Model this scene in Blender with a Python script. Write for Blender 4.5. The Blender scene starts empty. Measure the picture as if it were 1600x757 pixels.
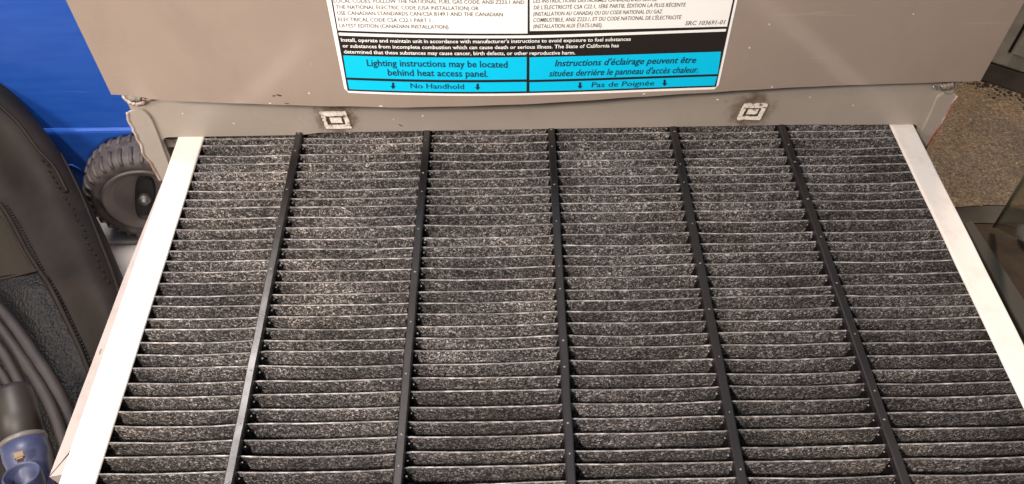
import bpy, bmesh, math, random
from mathutils import Vector, Matrix, noise
random.seed(7)
C = bpy.context.scene.collection
S = bpy.context.scene

# ------------------------------------------------------------------ camera
# world: furnace front looks towards -Y, X to the right, Z up, lower ground at z = 0
CAMZ = 0.62
F = 1157.0                      # focal length in photograph pixels (1600 wide)
RX = Vector((0.99965773, -0.01919466, 0.01777621))      # rows: world axes seen in camera (x right, y down, z forward)
RY = Vector((-0.02616158, -0.73344515, 0.67924501))
RZ = Vector((0.0, -0.67947758, -0.73369627))
cam_d = bpy.data.cameras.new('camera'); cam = bpy.data.objects.new('camera', cam_d); C.objects.link(cam)
cam_d.sensor_width = 36.0; cam_d.lens = F / 1600.0 * 36.0
cam_d.clip_start = 0.02; cam_d.clip_end = 60
M = Matrix(((RX[0], -RX[1], -RX[2], 0), (RY[0], -RY[1], -RY[2], 0), (RZ[0], -RZ[1], -RZ[2], CAMZ), (0, 0, 0, 1)))
cam.matrix_world = M
S.camera = cam
CAM = Vector((0, 0, CAMZ))

# ------------------------------------------------------------------ world and light
W = bpy.data.worlds.new('World'); S.world = W; W.use_nodes = True
bg = W.node_tree.nodes['Background']; bg.inputs[0].default_value = (0.86, 0.86, 0.90, 1); bg.inputs[1].default_value = 0.26

def lamp(name, loc, target, size, power, col):
    l = bpy.data.lights.new(name, 'AREA'); l.shape = 'DISK'; l.size = size; l.energy = power; l.color = col
    o = bpy.data.objects.new(name, l); C.objects.link(o); o.location = loc
    o.rotation_euler = (Vector(target) - Vector(loc)).to_track_quat('-Z', 'Y').to_euler()
    return o
lamp('work_lamp', (-0.19, -0.135, 0.76), (0.03, 0.30, 0.29), 0.06, 5.4, (1.0, 0.89, 0.81))
lamp('side_fill', (-0.70, -0.12, 0.80), (-0.15, 0.36, 0.30), 0.25, 5.6, (1.0, 0.88, 0.80))  # added fill from the left, makes the door fall off towards the right
lamp('slab_fill', (0.46, 0.80, 1.6), (0.60, 0.62, 0.0), 0.20, 12.0, (1.0, 0.83, 0.68))  # added warm fill, set behind the door plane to brighten slab and cabinet
lamp('board_fill', (-0.44, 0.54, 1.05), (-0.43, 0.52, 0.05), 0.30, 9.0, (1.0, 0.92, 0.88))  # added fill above the white boards to brighten them and the wheel
lamp('blue_fill', (0.10, -0.10, 1.8), (0.05, 0.30, 0.25), 0.7, 3.0, (0.58, 0.76, 1.0))  # added bluish fill that softens the pleat shadows, not a real window
S.view_settings.view_transform = 'Standard'; S.view_settings.look = 'None'
S.view_settings.exposure = 0.0; S.view_settings.gamma = 1.0
try: S.view_settings.use_curve_mapping = False
except Exception: pass
S.render.engine = 'CYCLES'

# ------------------------------------------------------------------ pixel helpers (used to measure real positions)
def ray(px, py):
    c = Vector(((px - 800) / F, (py - 378.5) / F, 1.0))
    return Vector((RX.dot(c), RY.dot(c), RZ.dot(c)))
def P(px, py, d): return CAM + ray(px, py) * d              # d = camera depth
def onY(px, py, y): r = ray(px, py); return CAM + r * (y / r.y)
def onZ(px, py, z): r = ray(px, py); return CAM + r * ((z - CAMZ) / r.z)

# ------------------------------------------------------------------ object helpers
def link(name, me, m=None, parent=None, **kw):
    o = bpy.data.objects.new(name, me); C.objects.link(o)
    if m is not None:
        for mm in (m if isinstance(m, (list, tuple)) else [m]): me.materials.append(mm)
    if parent: o.parent = parent
    for k, v in kw.items(): o[k] = v
    return o
def thing(name, label, cat, loc=(0, 0, 0), group=None):
    o = bpy.data.objects.new(name, None); C.objects.link(o); o.location = loc; o.empty_display_size = 0.05
    o['label'] = label; o['category'] = cat
    if group: o['group'] = group
    return o
def bmo(name, bm, m, parent=None, smooth=False, off=None, **kw):
    me = bpy.data.meshes.new(name)
    if off is not None: bmesh.ops.translate(bm, verts=bm.verts, vec=-Vector(off))
    bmesh.ops.recalc_face_normals(bm, faces=bm.faces)
    bm.to_mesh(me); bm.free()
    if smooth:
        for p in me.polygons: p.use_smooth = True
    return link(name, me, m, parent, **kw)
def box(bm, c, s, rot=None, bev=0.0):
    r = bmesh.ops.create_cube(bm, size=1.0)
    vs = r['verts']
    for v in vs: v.co = Vector((v.co.x * s[0], v.co.y * s[1], v.co.z * s[2]))
    if bev > 0:
        es = list({e for v in vs for e in v.link_edges})
        rr = bmesh.ops.bevel(bm, geom=es, offset=bev, segments=2, affect='EDGES', profile=0.5)
        vs = list({v for f in rr['faces'] for v in f.verts} | {v for v in vs if v.is_valid})
    for v in vs:
        if rot: v.co = rot @ v.co
        v.co += Vector(c)
    return vs
def sweep(bm, pts, rad, seg=10, flat=1.0, up=Vector((0, 0, 1)), close=True, axis=None):
    """tube along pts; rad float or list; flat squashes along the local 'up'"""
    rings = []
    n = len(pts)
    for i, p in enumerate(pts):
        t = (pts[min(i + 1, n - 1)] - pts[max(i - 1, 0)]).normalized()
        a = t.cross(up)
        if a.length < 1e-4: a = t.cross(Vector((1, 0, 0)))
        a.normalize(); b = a.cross(t).normalized()
        r = rad[i] if isinstance(rad, (list, tuple)) else rad
        rings.append([bm.verts.new(p + a * (math.cos(k * 2 * math.pi / seg) * r) + b * (math.sin(k * 2 * math.pi / seg) * r * flat)) for k in range(seg)])
    for i in range(n - 1):
        for k in range(seg):
            bm.faces.new((rings[i][k], rings[i][(k + 1) % seg], rings[i + 1][(k + 1) % seg], rings[i + 1][k]))
    if close:
        bm.faces.new(rings[0]); bm.faces.new(rings[-1][::-1])
def spline(pts, n):
    out = []
    m = len(pts)
    for i in range(m - 1):
        p0, p1, p2, p3 = pts[max(i - 1, 0)], pts[i], pts[i + 1], pts[min(i + 2, m - 1)]
        for k in range(n):
            t = k / n
            out.append(tuple(0.5 * ((2 * b) + (-a + c) * t + (2 * a - 5 * b + 4 * c - d) * t * t + (-a + 3 * b - 3 * c + d) * t ** 3) for a, b, c, d in zip(p0, p1, p2, p3)))
    out.append(tuple(pts[-1]))
    return out
def interp(x, xs, ys):
    if x <= xs[0]: return ys[0]
    for i in range(len(xs) - 1):
        if x <= xs[i + 1]:
            t = (x - xs[i]) / (xs[i + 1] - xs[i]); return ys[i] + t * (ys[i + 1] - ys[i])
    return ys[-1]
def lathe(bm, prof, seg=32, mat=None):
    rings = []
    for r, z in prof:
        rings.append([bm.verts.new((r * math.cos(k * 2 * math.pi / seg), r * math.sin(k * 2 * math.pi / seg), z)) for k in range(seg)])
    for i in range(len(rings) - 1):
        for k in range(seg):
            bm.faces.new((rings[i][k], rings[i][(k + 1) % seg], rings[i + 1][(k + 1) % seg], rings[i + 1][k]))
    if mat is not None:
        for rg in rings:
            for v in rg: v.co = mat @ v.co
    return rings

# ------------------------------------------------------------------ materials
def lin(c): return tuple(((x / 255) / 12.92 if x / 255 <= 0.04045 else ((x / 255 + 0.055) / 1.055) ** 2.4) for x in c) + (1,)
class Mat:
    def __init__(s, name, col, rough=0.5, metal=0.0, coat=0.0, coatr=0.1, spec=0.5):
        s.m = bpy.data.materials.new(name); s.m.use_nodes = True
        s.t = s.m.node_tree; s.b = s.t.nodes['Principled BSDF']
        s.b.inputs['Base Color'].default_value = (*col[:3], 1)
        s.b.inputs['Roughness'].default_value = rough; s.b.inputs['Metallic'].default_value = metal
        s.b.inputs['Coat Weight'].default_value = coat; s.b.inputs['Coat Roughness'].default_value = coatr
        s.b.inputs['Specular IOR Level'].default_value = spec
        s.tc = s.t.nodes.new('ShaderNodeTexCoord'); s.col = None
    def vec(s, scale=(1, 1, 1)):
        mp = s.t.nodes.new('ShaderNodeMapping'); mp.inputs['Scale'].default_value = scale
        s.t.links.new(s.tc.outputs['Object'], mp.inputs[0]); return mp.outputs[0]
    def noise(s, scale, detail=4, rough=0.55, stretch=(1, 1, 1), dist=0.0):
        n = s.t.nodes.new('ShaderNodeTexNoise'); n.inputs['Scale'].default_value = scale; n.inputs['Detail'].default_value = detail
        n.inputs['Roughness'].default_value = rough; n.inputs['Distortion'].default_value = dist
        s.t.links.new(s.vec(stretch), n.inputs['Vector']); return n.outputs['Fac']
    def voro(s, scale, feature='F1', stretch=(1, 1, 1)):
        n = s.t.nodes.new('ShaderNodeTexVoronoi'); n.inputs['Scale'].default_value = scale; n.feature = feature
        s.t.links.new(s.vec(stretch), n.inputs['Vector']); return n.outputs['Distance']
    def ramp(s, fac, stops):
        r = s.t.nodes.new('ShaderNodeValToRGB'); el = r.color_ramp.elements
        while len(el) < len(stops): el.new(0.5)
        for e, (p, c) in zip(el, stops):
            e.position = p; e.color = (c, c, c, 1) if isinstance(c, (int, float)) else (*c[:3], 1)
        s.t.links.new(fac, r.inputs[0]); return r.outputs[0]
    def mix(s, fac, a, b, mode='MIX'):
        n = s.t.nodes.new('ShaderNodeMix'); n.data_type = 'RGBA'; n.blend_type = mode
        for sock, v in ((n.inputs[0], fac), (n.inputs[6], a), (n.inputs[7], b)):
            if hasattr(v, 'links') or hasattr(v, 'is_output') and not isinstance(v, (tuple, float, int)): s.t.links.new(v, sock)
            elif isinstance(v, tuple): sock.default_value = (*v[:3], 1)
            else: sock.default_value = v
        return n.outputs[2]
    def math(s, op, a, b=0.0):
        n = s.t.nodes.new('ShaderNodeMath'); n.operation = op
        for sock, v in ((n.inputs[0], a), (n.inputs[1], b)):
            if isinstance(v, (int, float)): sock.default_value = v
            else: s.t.links.new(v, sock)
        return n.outputs[0]
    def color(s, c): s.t.links.new(c, s.b.inputs['Base Color']); return s
    def rough(s, c): s.t.links.new(c, s.b.inputs['Roughness']); return s
    def bump(s, h, strength=0.3, dist=0.001):
        n = s.t.nodes.new('ShaderNodeBump'); n.inputs['Strength'].default_value = strength; n.inputs['Distance'].default_value = dist
        s.t.links.new(h, n.inputs['Height']); s.t.links.new(n.outputs[0], s.b.inputs['Normal']); return s

# felt of the pleats: charcoal fibres with grey and pale flecks and dusty patches
def felt(name):
    m = Mat(name, (0.04, 0.04, 0.04), 0.85, spec=0.3)
    f1 = m.noise(720, 3, 0.62, (1, 1, 1), 1.0)
    f2 = m.noise(1500, 2, 0.6, (1, 1, 1), 2.0)
    fib = m.math('ADD', m.math('MULTIPLY', f1, 0.62), m.math('MULTIPLY', f2, 0.38))
    base = m.ramp(fib, [(0.40, (0.009, 0.0084, 0.0088)), (0.487, (0.030, 0.0272, 0.0275)), (0.555, (0.135, 0.122, 0.116)), (0.64, (0.62, 0.575, 0.54))])
    lo = m.ramp(m.noise(34, 5, 0.65, (0.45, 1.0, 1.0)), [(0.34, 0.55), (0.5, 1.0), (0.70, 1.9)])
    base = m.mix(1.0, base, lo, 'MULTIPLY')
    dust = m.ramp(m.noise(11, 5, 0.65), [(0.46, 0.0), (0.70, 1.0)])
    base = m.mix(m.math('MULTIPLY', dust, 0.45), base, m.mix(1.0, base, (1.5, 1.36, 1.15), 'MULTIPLY'))
    sp = m.ramp(m.voro(300), [(0.05, 1.0), (0.11, 0.0)])
    base = m.mix(m.math('MULTIPLY', sp, 0.5), base, (0.72, 0.70, 0.67))
    m.color(base).bump(m.noise(900, 3, 0.7), 0.6, 0.0006)
    return m
felt_m = felt('felt_charcoal')
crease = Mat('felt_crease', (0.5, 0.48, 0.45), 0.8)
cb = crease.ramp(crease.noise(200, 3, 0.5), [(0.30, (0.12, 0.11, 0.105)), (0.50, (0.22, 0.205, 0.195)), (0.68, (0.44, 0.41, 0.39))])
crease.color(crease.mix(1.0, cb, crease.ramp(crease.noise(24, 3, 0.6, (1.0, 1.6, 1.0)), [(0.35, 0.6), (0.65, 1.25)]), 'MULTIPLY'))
blade_m = Mat('matt_black_comb', (0.004, 0.0035, 0.0038), 0.75, spec=0.15)
rail_m = Mat('white_plastic_frame', (0.86, 0.83, 0.78), 0.38)
rail_m.color(rail_m.mix(rail_m.ramp(rail_m.noise(28, 6, 0.75), [(0.50, 0.0), (0.72, 0.55)]), (0.80, 0.74, 0.68), (0.56, 0.48, 0.41))).bump(rail_m.noise(60, 3), 0.05, 0.001)
flap_m = Mat('white_card_edge', (0.66, 0.61, 0.57), 0.7)
flap_m.color(flap_m.mix(flap_m.ramp(flap_m.noise(70, 5, 0.7), [(0.45, 0.0), (0.72, 0.6)]), (0.33, 0.285, 0.265), (0.22, 0.18, 0.15))).bump(flap_m.noise(240, 4), 0.5, 0.0008)
spacer_m = Mat('black_plastic_spacer', (0.013, 0.0105, 0.0108), 0.38, coat=0.3, coatr=0.32, spec=0.6)
spacer_m.rough(spacer_m.ramp(spacer_m.noise(45, 4), [(0.3, 0.30), (0.7, 0.46)])).bump(spacer_m.noise(180, 3), 0.25, 0.0004)
pip_m = Mat('pale_glue', (0.22, 0.21, 0.20), 0.35)
band_m = Mat('dark_red_tape', (0.05, 0.015, 0.012), 0.6)
band_m.color(band_m.ramp(band_m.noise(60, 4), [(0.4, (0.02, 0.010, 0.008)), (0.65, (0.11, 0.022, 0.018))]))

def paint(name, col, coat, coatr, rough=0.5):
    m = Mat(name, col, rough, 0.0, coat, coatr)
    big = m.ramp(m.noise(9, 4, 0.6), [(0.3, 0.93), (0.7, 1.05)])
    c = m.mix(1.0, col, big, 'MULTIPLY')
    fl = m.ramp(m.voro(55), [(0.018, 1.0), (0.034, 0.0)])
    fl2 = m.ramp(m.noise(13, 2), [(0.50, 0.0), (0.54, 1.0)])
    c = m.mix(m.math('MULTIPLY', m.math('MULTIPLY', fl, fl2), 0.6), c, (0.75, 0.72, 0.67))
    sm = m.ramp(m.noise(26, 6, 0.7, (1, 1, 0.6)), [(0.50, 0.0), (0.74, 0.22)])
    c = m.mix(sm, c, tuple(q * 0.55 for q in col))
    scr = m.ramp(m.noise(90, 4, 0.7, (0.12, 1, 3)), [(0.66, 0.0), (0.74, 0.22)])
    c = m.mix(scr, c, tuple(min(1, q * 1.7) for q in col))
    m.color(c).bump(m.noise(420, 3), 0.08, 0.0004)
    m.t.links.new(m.ramp(m.noise(8, 5, 0.65), [(0.3, coatr * 0.8), (0.75, coatr * 2.2)]), m.b.inputs['Coat Roughness'])
    return m
door_m = paint('taupe_door_paint', (0.30, 0.236, 0.190), 1.0, 0.09)
strip_m = paint('grey_sheet_paint', (0.335, 0.290, 0.245), 0.45, 0.20, 0.42)
# brown grime round the two pads on the strip
def grime(m, centres):
    old = m.b.inputs['Base Color'].links[0].from_socket
    acc = None
    for (x, y, z) in centres:
        d = m.t.nodes.new('ShaderNodeVectorMath'); d.operation = 'DISTANCE'; d.inputs[1].default_value = (x, y, z)
        m.t.links.new(m.tc.outputs['Object'], d.inputs[0])
        v = d.outputs['Value']
        acc = v if acc is None else m.math('MINIMUM', acc, v)
    f = m.math('ADD', acc, m.math('MULTIPLY', m.math('SUBTRACT', m.noise(170, 5, 0.7), 0.5), 0.022))
    f = m.ramp(f, [(0.009, 0.85), (0.0165, 0.0)])
    m.color(m.mix(f, old, (0.09, 0.055, 0.030)))
edge_m = Mat('torn_tape_edge', (0.62, 0.56, 0.50), 0.7)
edge_m.color(edge_m.ramp(edge_m.noise(70, 3), [(0.38, (0.30, 0.21, 0.15)), (0.62, (0.58, 0.50, 0.45))])).bump(edge_m.noise(300, 4), 0.3, 0.0006)
rededge_m = Mat('torn_red_edge', (0.4, 0.2, 0.15), 0.7)
rededge_m.color(rededge_m.ramp(rededge_m.noise(45, 3), [(0.46, (0.36, 0.31, 0.27)), (0.62, (0.26, 0.055, 0.04))]))
pad_m = Mat('dirty_white_pad', (0.8, 0.77, 0.7), 0.8)
pad_m.color(pad_m.ramp(pad_m.noise(190, 5, 0.75), [(0.37, (0.13, 0.085, 0.05)), (0.45, (0.66, 0.60, 0.51)), (0.7, (0.92, 0.89, 0.82))])).bump(pad_m.noise(500, 4), 0.6, 0.0008)
gunk_m = Mat('brown_gunk', (0.06, 0.035, 0.018), 0.7)
galv_m = Mat('bare_galvanised_steel', (0.36, 0.35, 0.31), 0.35, 0.8)
galv_m.color(galv_m.ramp(galv_m.noise(70, 4), [(0.35, (0.16, 0.14, 0.11)), (0.7, (0.45, 0.44, 0.40))]))
foil_m = Mat('foil', (0.75, 0.75, 0.75), 0.18, 1.0); foil_m.bump(foil_m.noise(300, 4), 1.0, 0.002)
inner_m = Mat('dark_cabinet_interior', (0.04, 0.04, 0.034), 0.6, 0.3)
white_p = Mat('label_white', (0.86, 0.84, 0.80), 0.35)
black_p = Mat('label_black', (0.018, 0.014, 0.013), 0.35)
cyan_p = Mat('label_cyan', (0.0, 0.52, 0.80), 0.4)
ink_p = Mat('label_ink', (0.006, 0.02, 0.035), 0.5)
grey_ink = Mat('label_grey_ink', (0.10, 0.085, 0.075), 0.5)
scr_m = Mat('dark_scuff', (0.04, 0.03, 0.025), 0.6)
chip_m = Mat('pale_chip', (0.7, 0.66, 0.6), 0.6)

blue_m = Mat('blue_plastic', (0.010, 0.062, 0.33), 0.42)
blue_m.color(blue_m.mix(blue_m.ramp(blue_m.noise(22, 5, 0.6, (1, 1, 6)), [(0.35, 0.0), (0.75, 0.35)]), (0.013, 0.078, 0.40), (0.034, 0.135, 0.50)))
blue_m.color(blue_m.mix(blue_m.ramp(blue_m.noise(60, 6, 0.75, (0.25, 1, 5)), [(0.64, 0.0), (0.78, 0.5)]), blue_m.b.inputs['Base Color'].links[0].from_socket, (0.16, 0.26, 0.52)))
blue_m.rough(blue_m.ramp(blue_m.noise(12, 4), [(0.3, 0.34), (0.7, 0.52)])); blue_m.bump(blue_m.noise(600, 2), 0.15, 0.0005)
tyre_m = Mat('dusty_black_rubber', (0.055, 0.047, 0.044), 0.6)
tyre_m.color(tyre_m.ramp(tyre_m.noise(90, 5), [(0.3, (0.040, 0.033, 0.031)), (0.7, (0.095, 0.078, 0.072))])).bump(tyre_m.noise(400, 3), 0.2, 0.0006)
hub_m = Mat('dark_hub_plastic', (0.075, 0.060, 0.056), 0.42)
bolt_m = Mat('worn_axle_metal', (0.14, 0.135, 0.13), 0.5, 0.8)
pit_m = Mat('black_recess', (0.006, 0.005, 0.005), 0.6)
leather = Mat('worn_black_leather', (0.028, 0.021, 0.017), 0.72, spec=0.25)
leather.color(leather.ramp(leather.noise(16, 5, 0.6), [(0.3, (0.008, 0.006, 0.0048)), (0.75, (0.024, 0.0175, 0.0125))])).bump(leather.noise(350, 4, 0.6), 0.3, 0.0006)
olive = Mat('olive_panel_cloth', (0.026, 0.020, 0.013), 0.75, spec=0.2)
olive.bump(olive.noise(300, 4), 0.3, 0.0006)
pebble = Mat('pebbled_vinyl', (0.020, 0.018, 0.016), 0.6, spec=0.3)
pebble.color(pebble.ramp(pebble.voro(260), [(0.1, (0.013, 0.011, 0.010)), (0.6, (0.008, 0.007, 0.006))])).bump(pebble.voro(420), 0.8, -0.0012)
strap_m = Mat('grey_brown_webbing', (0.085, 0.060, 0.052), 0.62)
strap_m.color(strap_m.ramp(strap_m.noise(40, 4, 0.6, (1, 1, 1)), [(0.3, (0.012, 0.008, 0.007)), (0.7, (0.028, 0.019, 0.0155))])).bump(strap_m.noise(500, 3), 0.3, 0.0005)
tube_m = Mat('smoky_brown_tube', (0.060, 0.045, 0.032), 0.5)
tube_m.color(tube_m.ramp(tube_m.noise(18, 3), [(0.35, (0.008, 0.006, 0.005)), (0.65, (0.034, 0.026, 0.019))]))
capb_m = Mat('slate_blue_plastic', (0.085, 0.105, 0.21), 0.42)
capb_m.color(capb_m.ramp(capb_m.noise(60, 4), [(0.3, (0.030, 0.037, 0.085)), (0.7, (0.065, 0.075, 0.14))]))
rim_m = Mat('pale_rim', (0.13, 0.115, 0.10), 0.4)
tan_m = Mat('tan_latch', (0.20, 0.13, 0.075), 0.45)
board_m = Mat('white_board', (0.72, 0.66, 0.62), 0.45)
board_m.color(board_m.mix(board_m.ramp(board_m.noise(30, 5), [(0.35, 0.0), (0.8, 0.5)]), (0.74, 0.69, 0.65), (0.55, 0.48, 0.43))).bump(board_m.noise(200, 3), 0.1, 0.0005)
slab_m = Mat('crumbly_concrete', (0.3, 0.24, 0.15), 0.9)
c1 = slab_m.ramp(slab_m.noise(300, 6, 0.8, dist=0.3), [(0.34, (0.07, 0.054, 0.040)), (0.45, (0.19, 0.152, 0.115)), (0.55, (0.31, 0.255, 0.195)), (0.66, (0.55, 0.48, 0.39))])
c2 = slab_m.ramp(slab_m.noise(7, 3), [(0.40, (0.80, 0.79, 0.78)), (0.62, (1.15, 1.05, 0.88))])
c3 = slab_m.mix(1.0, c1, c2, 'MULTIPLY')
c3 = slab_m.mix(slab_m.ramp(slab_m.voro(200), [(0.06, 0.7), (0.12, 0.0)]), c3, (0.50, 0.40, 0.26))
slab_m.color(slab_m.mix(1.0, c3, (0.85, 0.82, 0.80), 'MULTIPLY')).bump(slab_m.noise(110, 6, 0.75), 0.9, 0.004)
slabedge_m = Mat('smooth_slab_face', (0.20, 0.165, 0.125), 0.8)
slabedge_m.bump(slabedge_m.noise(120, 4), 0.3, 0.001)
soil_m = Mat('dark_brown_ground', (0.08, 0.055, 0.036), 0.9)
soil_m.color(soil_m.mix(soil_m.ramp(soil_m.noise(240, 2), [(0.70, 0.0), (0.76, 0.8)]), soil_m.ramp(soil_m.noise(18, 6, 0.65), [(0.3, (0.035, 0.024, 0.016)), (0.7, (0.10, 0.068, 0.042))]), (0.4, 0.3, 0.2))).bump(soil_m.noise(90, 6, 0.7), 0.6, 0.003)
cab_m = Mat('greenish_white_enamel', (0.30, 0.30, 0.24), 0.5)
cab_m.color(cab_m.ramp(cab_m.noise(30, 5, 0.65), [(0.3, (0.42, 0.395, 0.32)), (0.7, (0.62, 0.58, 0.49))]))
kick_m = Mat('dark_brown_plinth', (0.065, 0.052, 0.042), 0.7)
kick_m.color(kick_m.ramp(kick_m.noise(40, 5), [(0.3, (0.10, 0.080, 0.066)), (0.7, (0.17, 0.138, 0.114))]))
grit_m = Mat('black_grit', (0.03, 0.025, 0.02), 0.9)
crumb_m = Mat('pale_crumb', (0.42, 0.33, 0.20), 0.9)
angle_m = Mat('grey_metal_channel', (0.10, 0.092, 0.078), 0.5)
glass_m = Mat('green_tinted_glass', (0.66, 0.70, 0.62), 0.08)
glass_m.b.inputs['Transmission Weight'].default_value = 1.0; glass_m.b.inputs['IOR'].default_value = 1.45
glassedge_m = Mat('glass_edge', (0.16, 0.17, 0.12), 0.2)
pale_m = Mat('pale_grey_plastic', (0.30, 0.30, 0.30), 0.5)

# ------------------------------------------------------------------ setting
SL = 0.022                                   # top of the old slab
yedge = onZ(1530, 322, SL).y                 # where the slab breaks off
bm = bmesh.new()
vs = [bm.verts.new(p) for p in ((-8, -8, 0), (8, -8, 0), (8, 8, 0), (-8, 8, 0))]; bm.faces.new(vs)
bmo('ground', bm, soil_m.m, kind='structure')
# slab: rough top grid with a smooth broken front
bm = bmesh.new()
nx, ny = 150, 70
x0, x1, ya, yb = 0.31, 1.30, yedge, 1.40
g = {}
for i in range(nx + 1):
    for j in range(ny + 1):
        x = x0 + (x1 - x0) * i / nx; y = ya + (yb - ya) * j / ny
        if j == 0: y += 0.0025 * noise.noise(Vector((x * 22, 0, 3)))
        z = SL + 0.0022 * noise.fractal(Vector((x * 60, y * 60, 0)), 0.9, 2.0, 4) * min(1, j / 2)
        g[i, j] = bm.verts.new((x, y, z))
for i in range(nx):
    for j in range(ny): bm.faces.new((g[i, j], g[i + 1, j], g[i + 1, j + 1], g[i, j + 1]))
slab = bmo('concrete_slab', bm, slab_m.m, smooth=True, kind='structure')
bm = bmesh.new(); r0 = []; r1 = []; r2 = []
for i in range(nx + 1):
    x = x0 + (x1 - x0) * i / nx
    dy = 0.0025 * noise.noise(Vector((x * 22, 0, 3)))
    r0.append(bm.verts.new((x, ya + dy - 0.0005, SL - 0.0006))); r1.append(bm.verts.new((x, ya - 0.004, 0.008)))
    r2.append(bm.verts.new((x, ya - 0.008 + 0.005 * noise.noise(Vector((x * 28, 2, 5))), 0.0015)))
for i in range(nx):
    bm.faces.new((r0[i], r0[i + 1], r1[i + 1], r1[i])); bm.faces.new((r1[i], r1[i + 1], r2[i + 1], r2[i]))
bmo('slab_edge', bm, slabedge_m.m, slab, smooth=True)
# crumbs on the slab
bm = bmesh.new()
for k in range(260):
    px = random.uniform(1455, 1600); py = random.uniform(140, 322)
    p = onZ(px, py, SL)
    if p.x < 0.35: continue
    r = random.uniform(0.0004, 0.0012) * (1.6 if random.random() < 0.08 else 1)
    v = bmesh.ops.create_icosphere(bm, subdivisions=1, radius=r)['verts']
    for q in v: q.co = Vector((q.co.x * random.uniform(.7, 1.5), q.co.y, q.co.z * 0.6)) * random.uniform(.8, 1.2) + p + Vector((0, 0, r * 0.3))
bmo('concrete_crumbs', bm, crumb_m.m, label='pale crumbs scattered over the rough concrete', category='crumbs', kind='stuff')

# ------------------------------------------------------------------ cabinet with dark plinth, top right
A = onZ(1529, 127, SL); B = onZ(1602, 151, SL)
d = (B - A); d.z = 0; d.normalize(); nrm = Vector((d.y, -d.x, 0))
if nrm.dot(Vector((0, 0, 0)) - A) < 0: nrm = -nrm
rot = Matrix((( d.x, -nrm.x, 0), (d.y, -nrm.y, 0), (0, 0, 1)))
# height of plinth: the pixel (1547,97) over the same foot line
def upfrom(px, py):
    r = ray(px, py); t = (A - CAM).dot(nrm) / r.dot(nrm); return CAM + r * t
kh = upfrom(1575, 107).z - SL
cab = thing('storage_cabinet', 'greenish white cabinet with a dark brown plinth at the far right corner', 'cabinet', tuple(A + d * 0.12 - nrm * 0.2))
def cpart(name, m, c, s, bev=0.002):
    bm = bmesh.new(); box(bm, (0, 0, 0), s, None, bev)
    for v in bm.verts: v.co = rot @ (v.co + Vector(c))
    bmesh.ops.translate(bm, verts=bm.verts, vec=Vector((0, 0, 0)))
    return bmo(name, bm, m, cab)
cl = cab.location
# local frame: x along d (origin at +0.12), y = into cabinet (origin at 0.2)
cpart('plinth', kick_m.m, (0.12, 0.0, kh / 2 - 0.001), (0.60, 0.396, kh - 0.002))
cpart('cabinet_body', cab_m.m, (0.12, 0.0, kh + 0.30), (0.60, 0.400, 0.60), 0.003)
q0 = upfrom(1577, 82); q1 = upfrom(1601, 38)
lx = (q0 - cl).dot(d)
cpart('door_gap', pit_m.m, (lx, -0.2003, q0.z - SL + 0.10), (0.0035, 0.0012, 0.20), 0.0)
q2 = upfrom(1588, 103)
cpart('door_panel', cab_m.m, (lx + 0.135, -0.2015, q0.z - SL + 0.10), (0.262, 0.003, 0.20), 0.001)
bm = bmesh.new()
for k in range(260):
    s = random.uniform(-0.03, 0.22); w = abs(random.gauss(0, 0.012))
    p = A + d * s + nrm * w; r = random.uniform(0.0008, 0.0022)
    v = bmesh.ops.create_icosphere(bm, subdivisions=1, radius=r)['verts']
    for q in v: q.co = Vector((q.co.x * random.uniform(.7, 1.6), q.co.y * random.uniform(.7, 1.4), q.co.z * 0.7)) + Vector((p.x, p.y, SL + r * 0.3))
bmo('black_grit', bm, grit_m.m, label='black grit swept against the foot of the dark plinth', category='grit', kind='stuff')

# ------------------------------------------------------------------ white boards on the ground at left
def board(name, label, xa, xb, y0, y1, z0, z1, px=None):
    bm = bmesh.new(); box(bm, ((xa + xb) / 2, (y0 + y1) / 2, (z0 + z1) / 2), (xb - xa, y1 - y0, z1 - z0), None, 0.0015)
    o = bmo(name, bm, board_m.m, off=((xa + xb) / 2, (y0 + y1) / 2, z0)); o.location = ((xa + xb) / 2, (y0 + y1) / 2, z0)
    o['label'] = label; o['category'] = 'board'; return o
BT = 0.016
yb1 = onZ(180, 378, BT).y
board('white_board', 'white board flat on the ground under the black wheel', -1.5, -0.26, yb1, 1.30, 0.0, BT)
board('white_board', 'lower white board nearer the black bag, in front of the wheel board', -1.5, -0.235, 0.05, yb1 - 0.001, 0.0, BT - 0.004)

# ------------------------------------------------------------------ blue bin with a black wheel
wc = onZ(216, 351, BT); R = 0.058
WY = wc.y
binroot = thing('blue_bin', 'big blue plastic bin on a black wheel left of the furnace', 'bin', (-0.8, WY + 0.25, BT))
off = Vector(binroot.location)
FY = WY + 0.022                         # front face of the bin
def bp(px, py, y=FY): p = onY(px, py, y); return (p.x, p.z)
low = [(-1.35, BT + 0.002)]
low += [bp(60, 327), bp(152, 325), bp(163, 322), bp(163, 315), bp(152, 298), bp(140, 275), bp(145, 245), bp(168, 222), bp(205, 214), bp(245, 216), bp(285, 240)]
xr_ = -0.275
pts = low + [(xr_, low[-1][1]), (xr_, 0.0)]
zc = onY(130, 203, FY).z
outline = low + [(xr_, low[-1][1]), (xr_, zc), (-1.35, zc)]
def extr(name, outl, yf, yb, m, parent, bev=0.004):
    bm = bmesh.new()
    f = bm.faces.new([bm.verts.new((x, yf, z)) for x, z in outl])
    r = bmesh.ops.extrude_face_region(bm, geom=[f])
    bmesh.ops.translate(bm, verts=[v for v in r['geom'] if isinstance(v, bmesh.types.BMVert)], vec=(0, yb - yf, 0))
    es = [e for e in bm.edges if all(abs(v.co.y - yf) < 1e-6 for v in e.verts)]
    if bev: bmesh.ops.bevel(bm, geom=es, offset=bev, segments=3, affect='EDGES', profile=0.5)
    return bmo(name, bm, m, parent, smooth=False, off=off)
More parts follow.
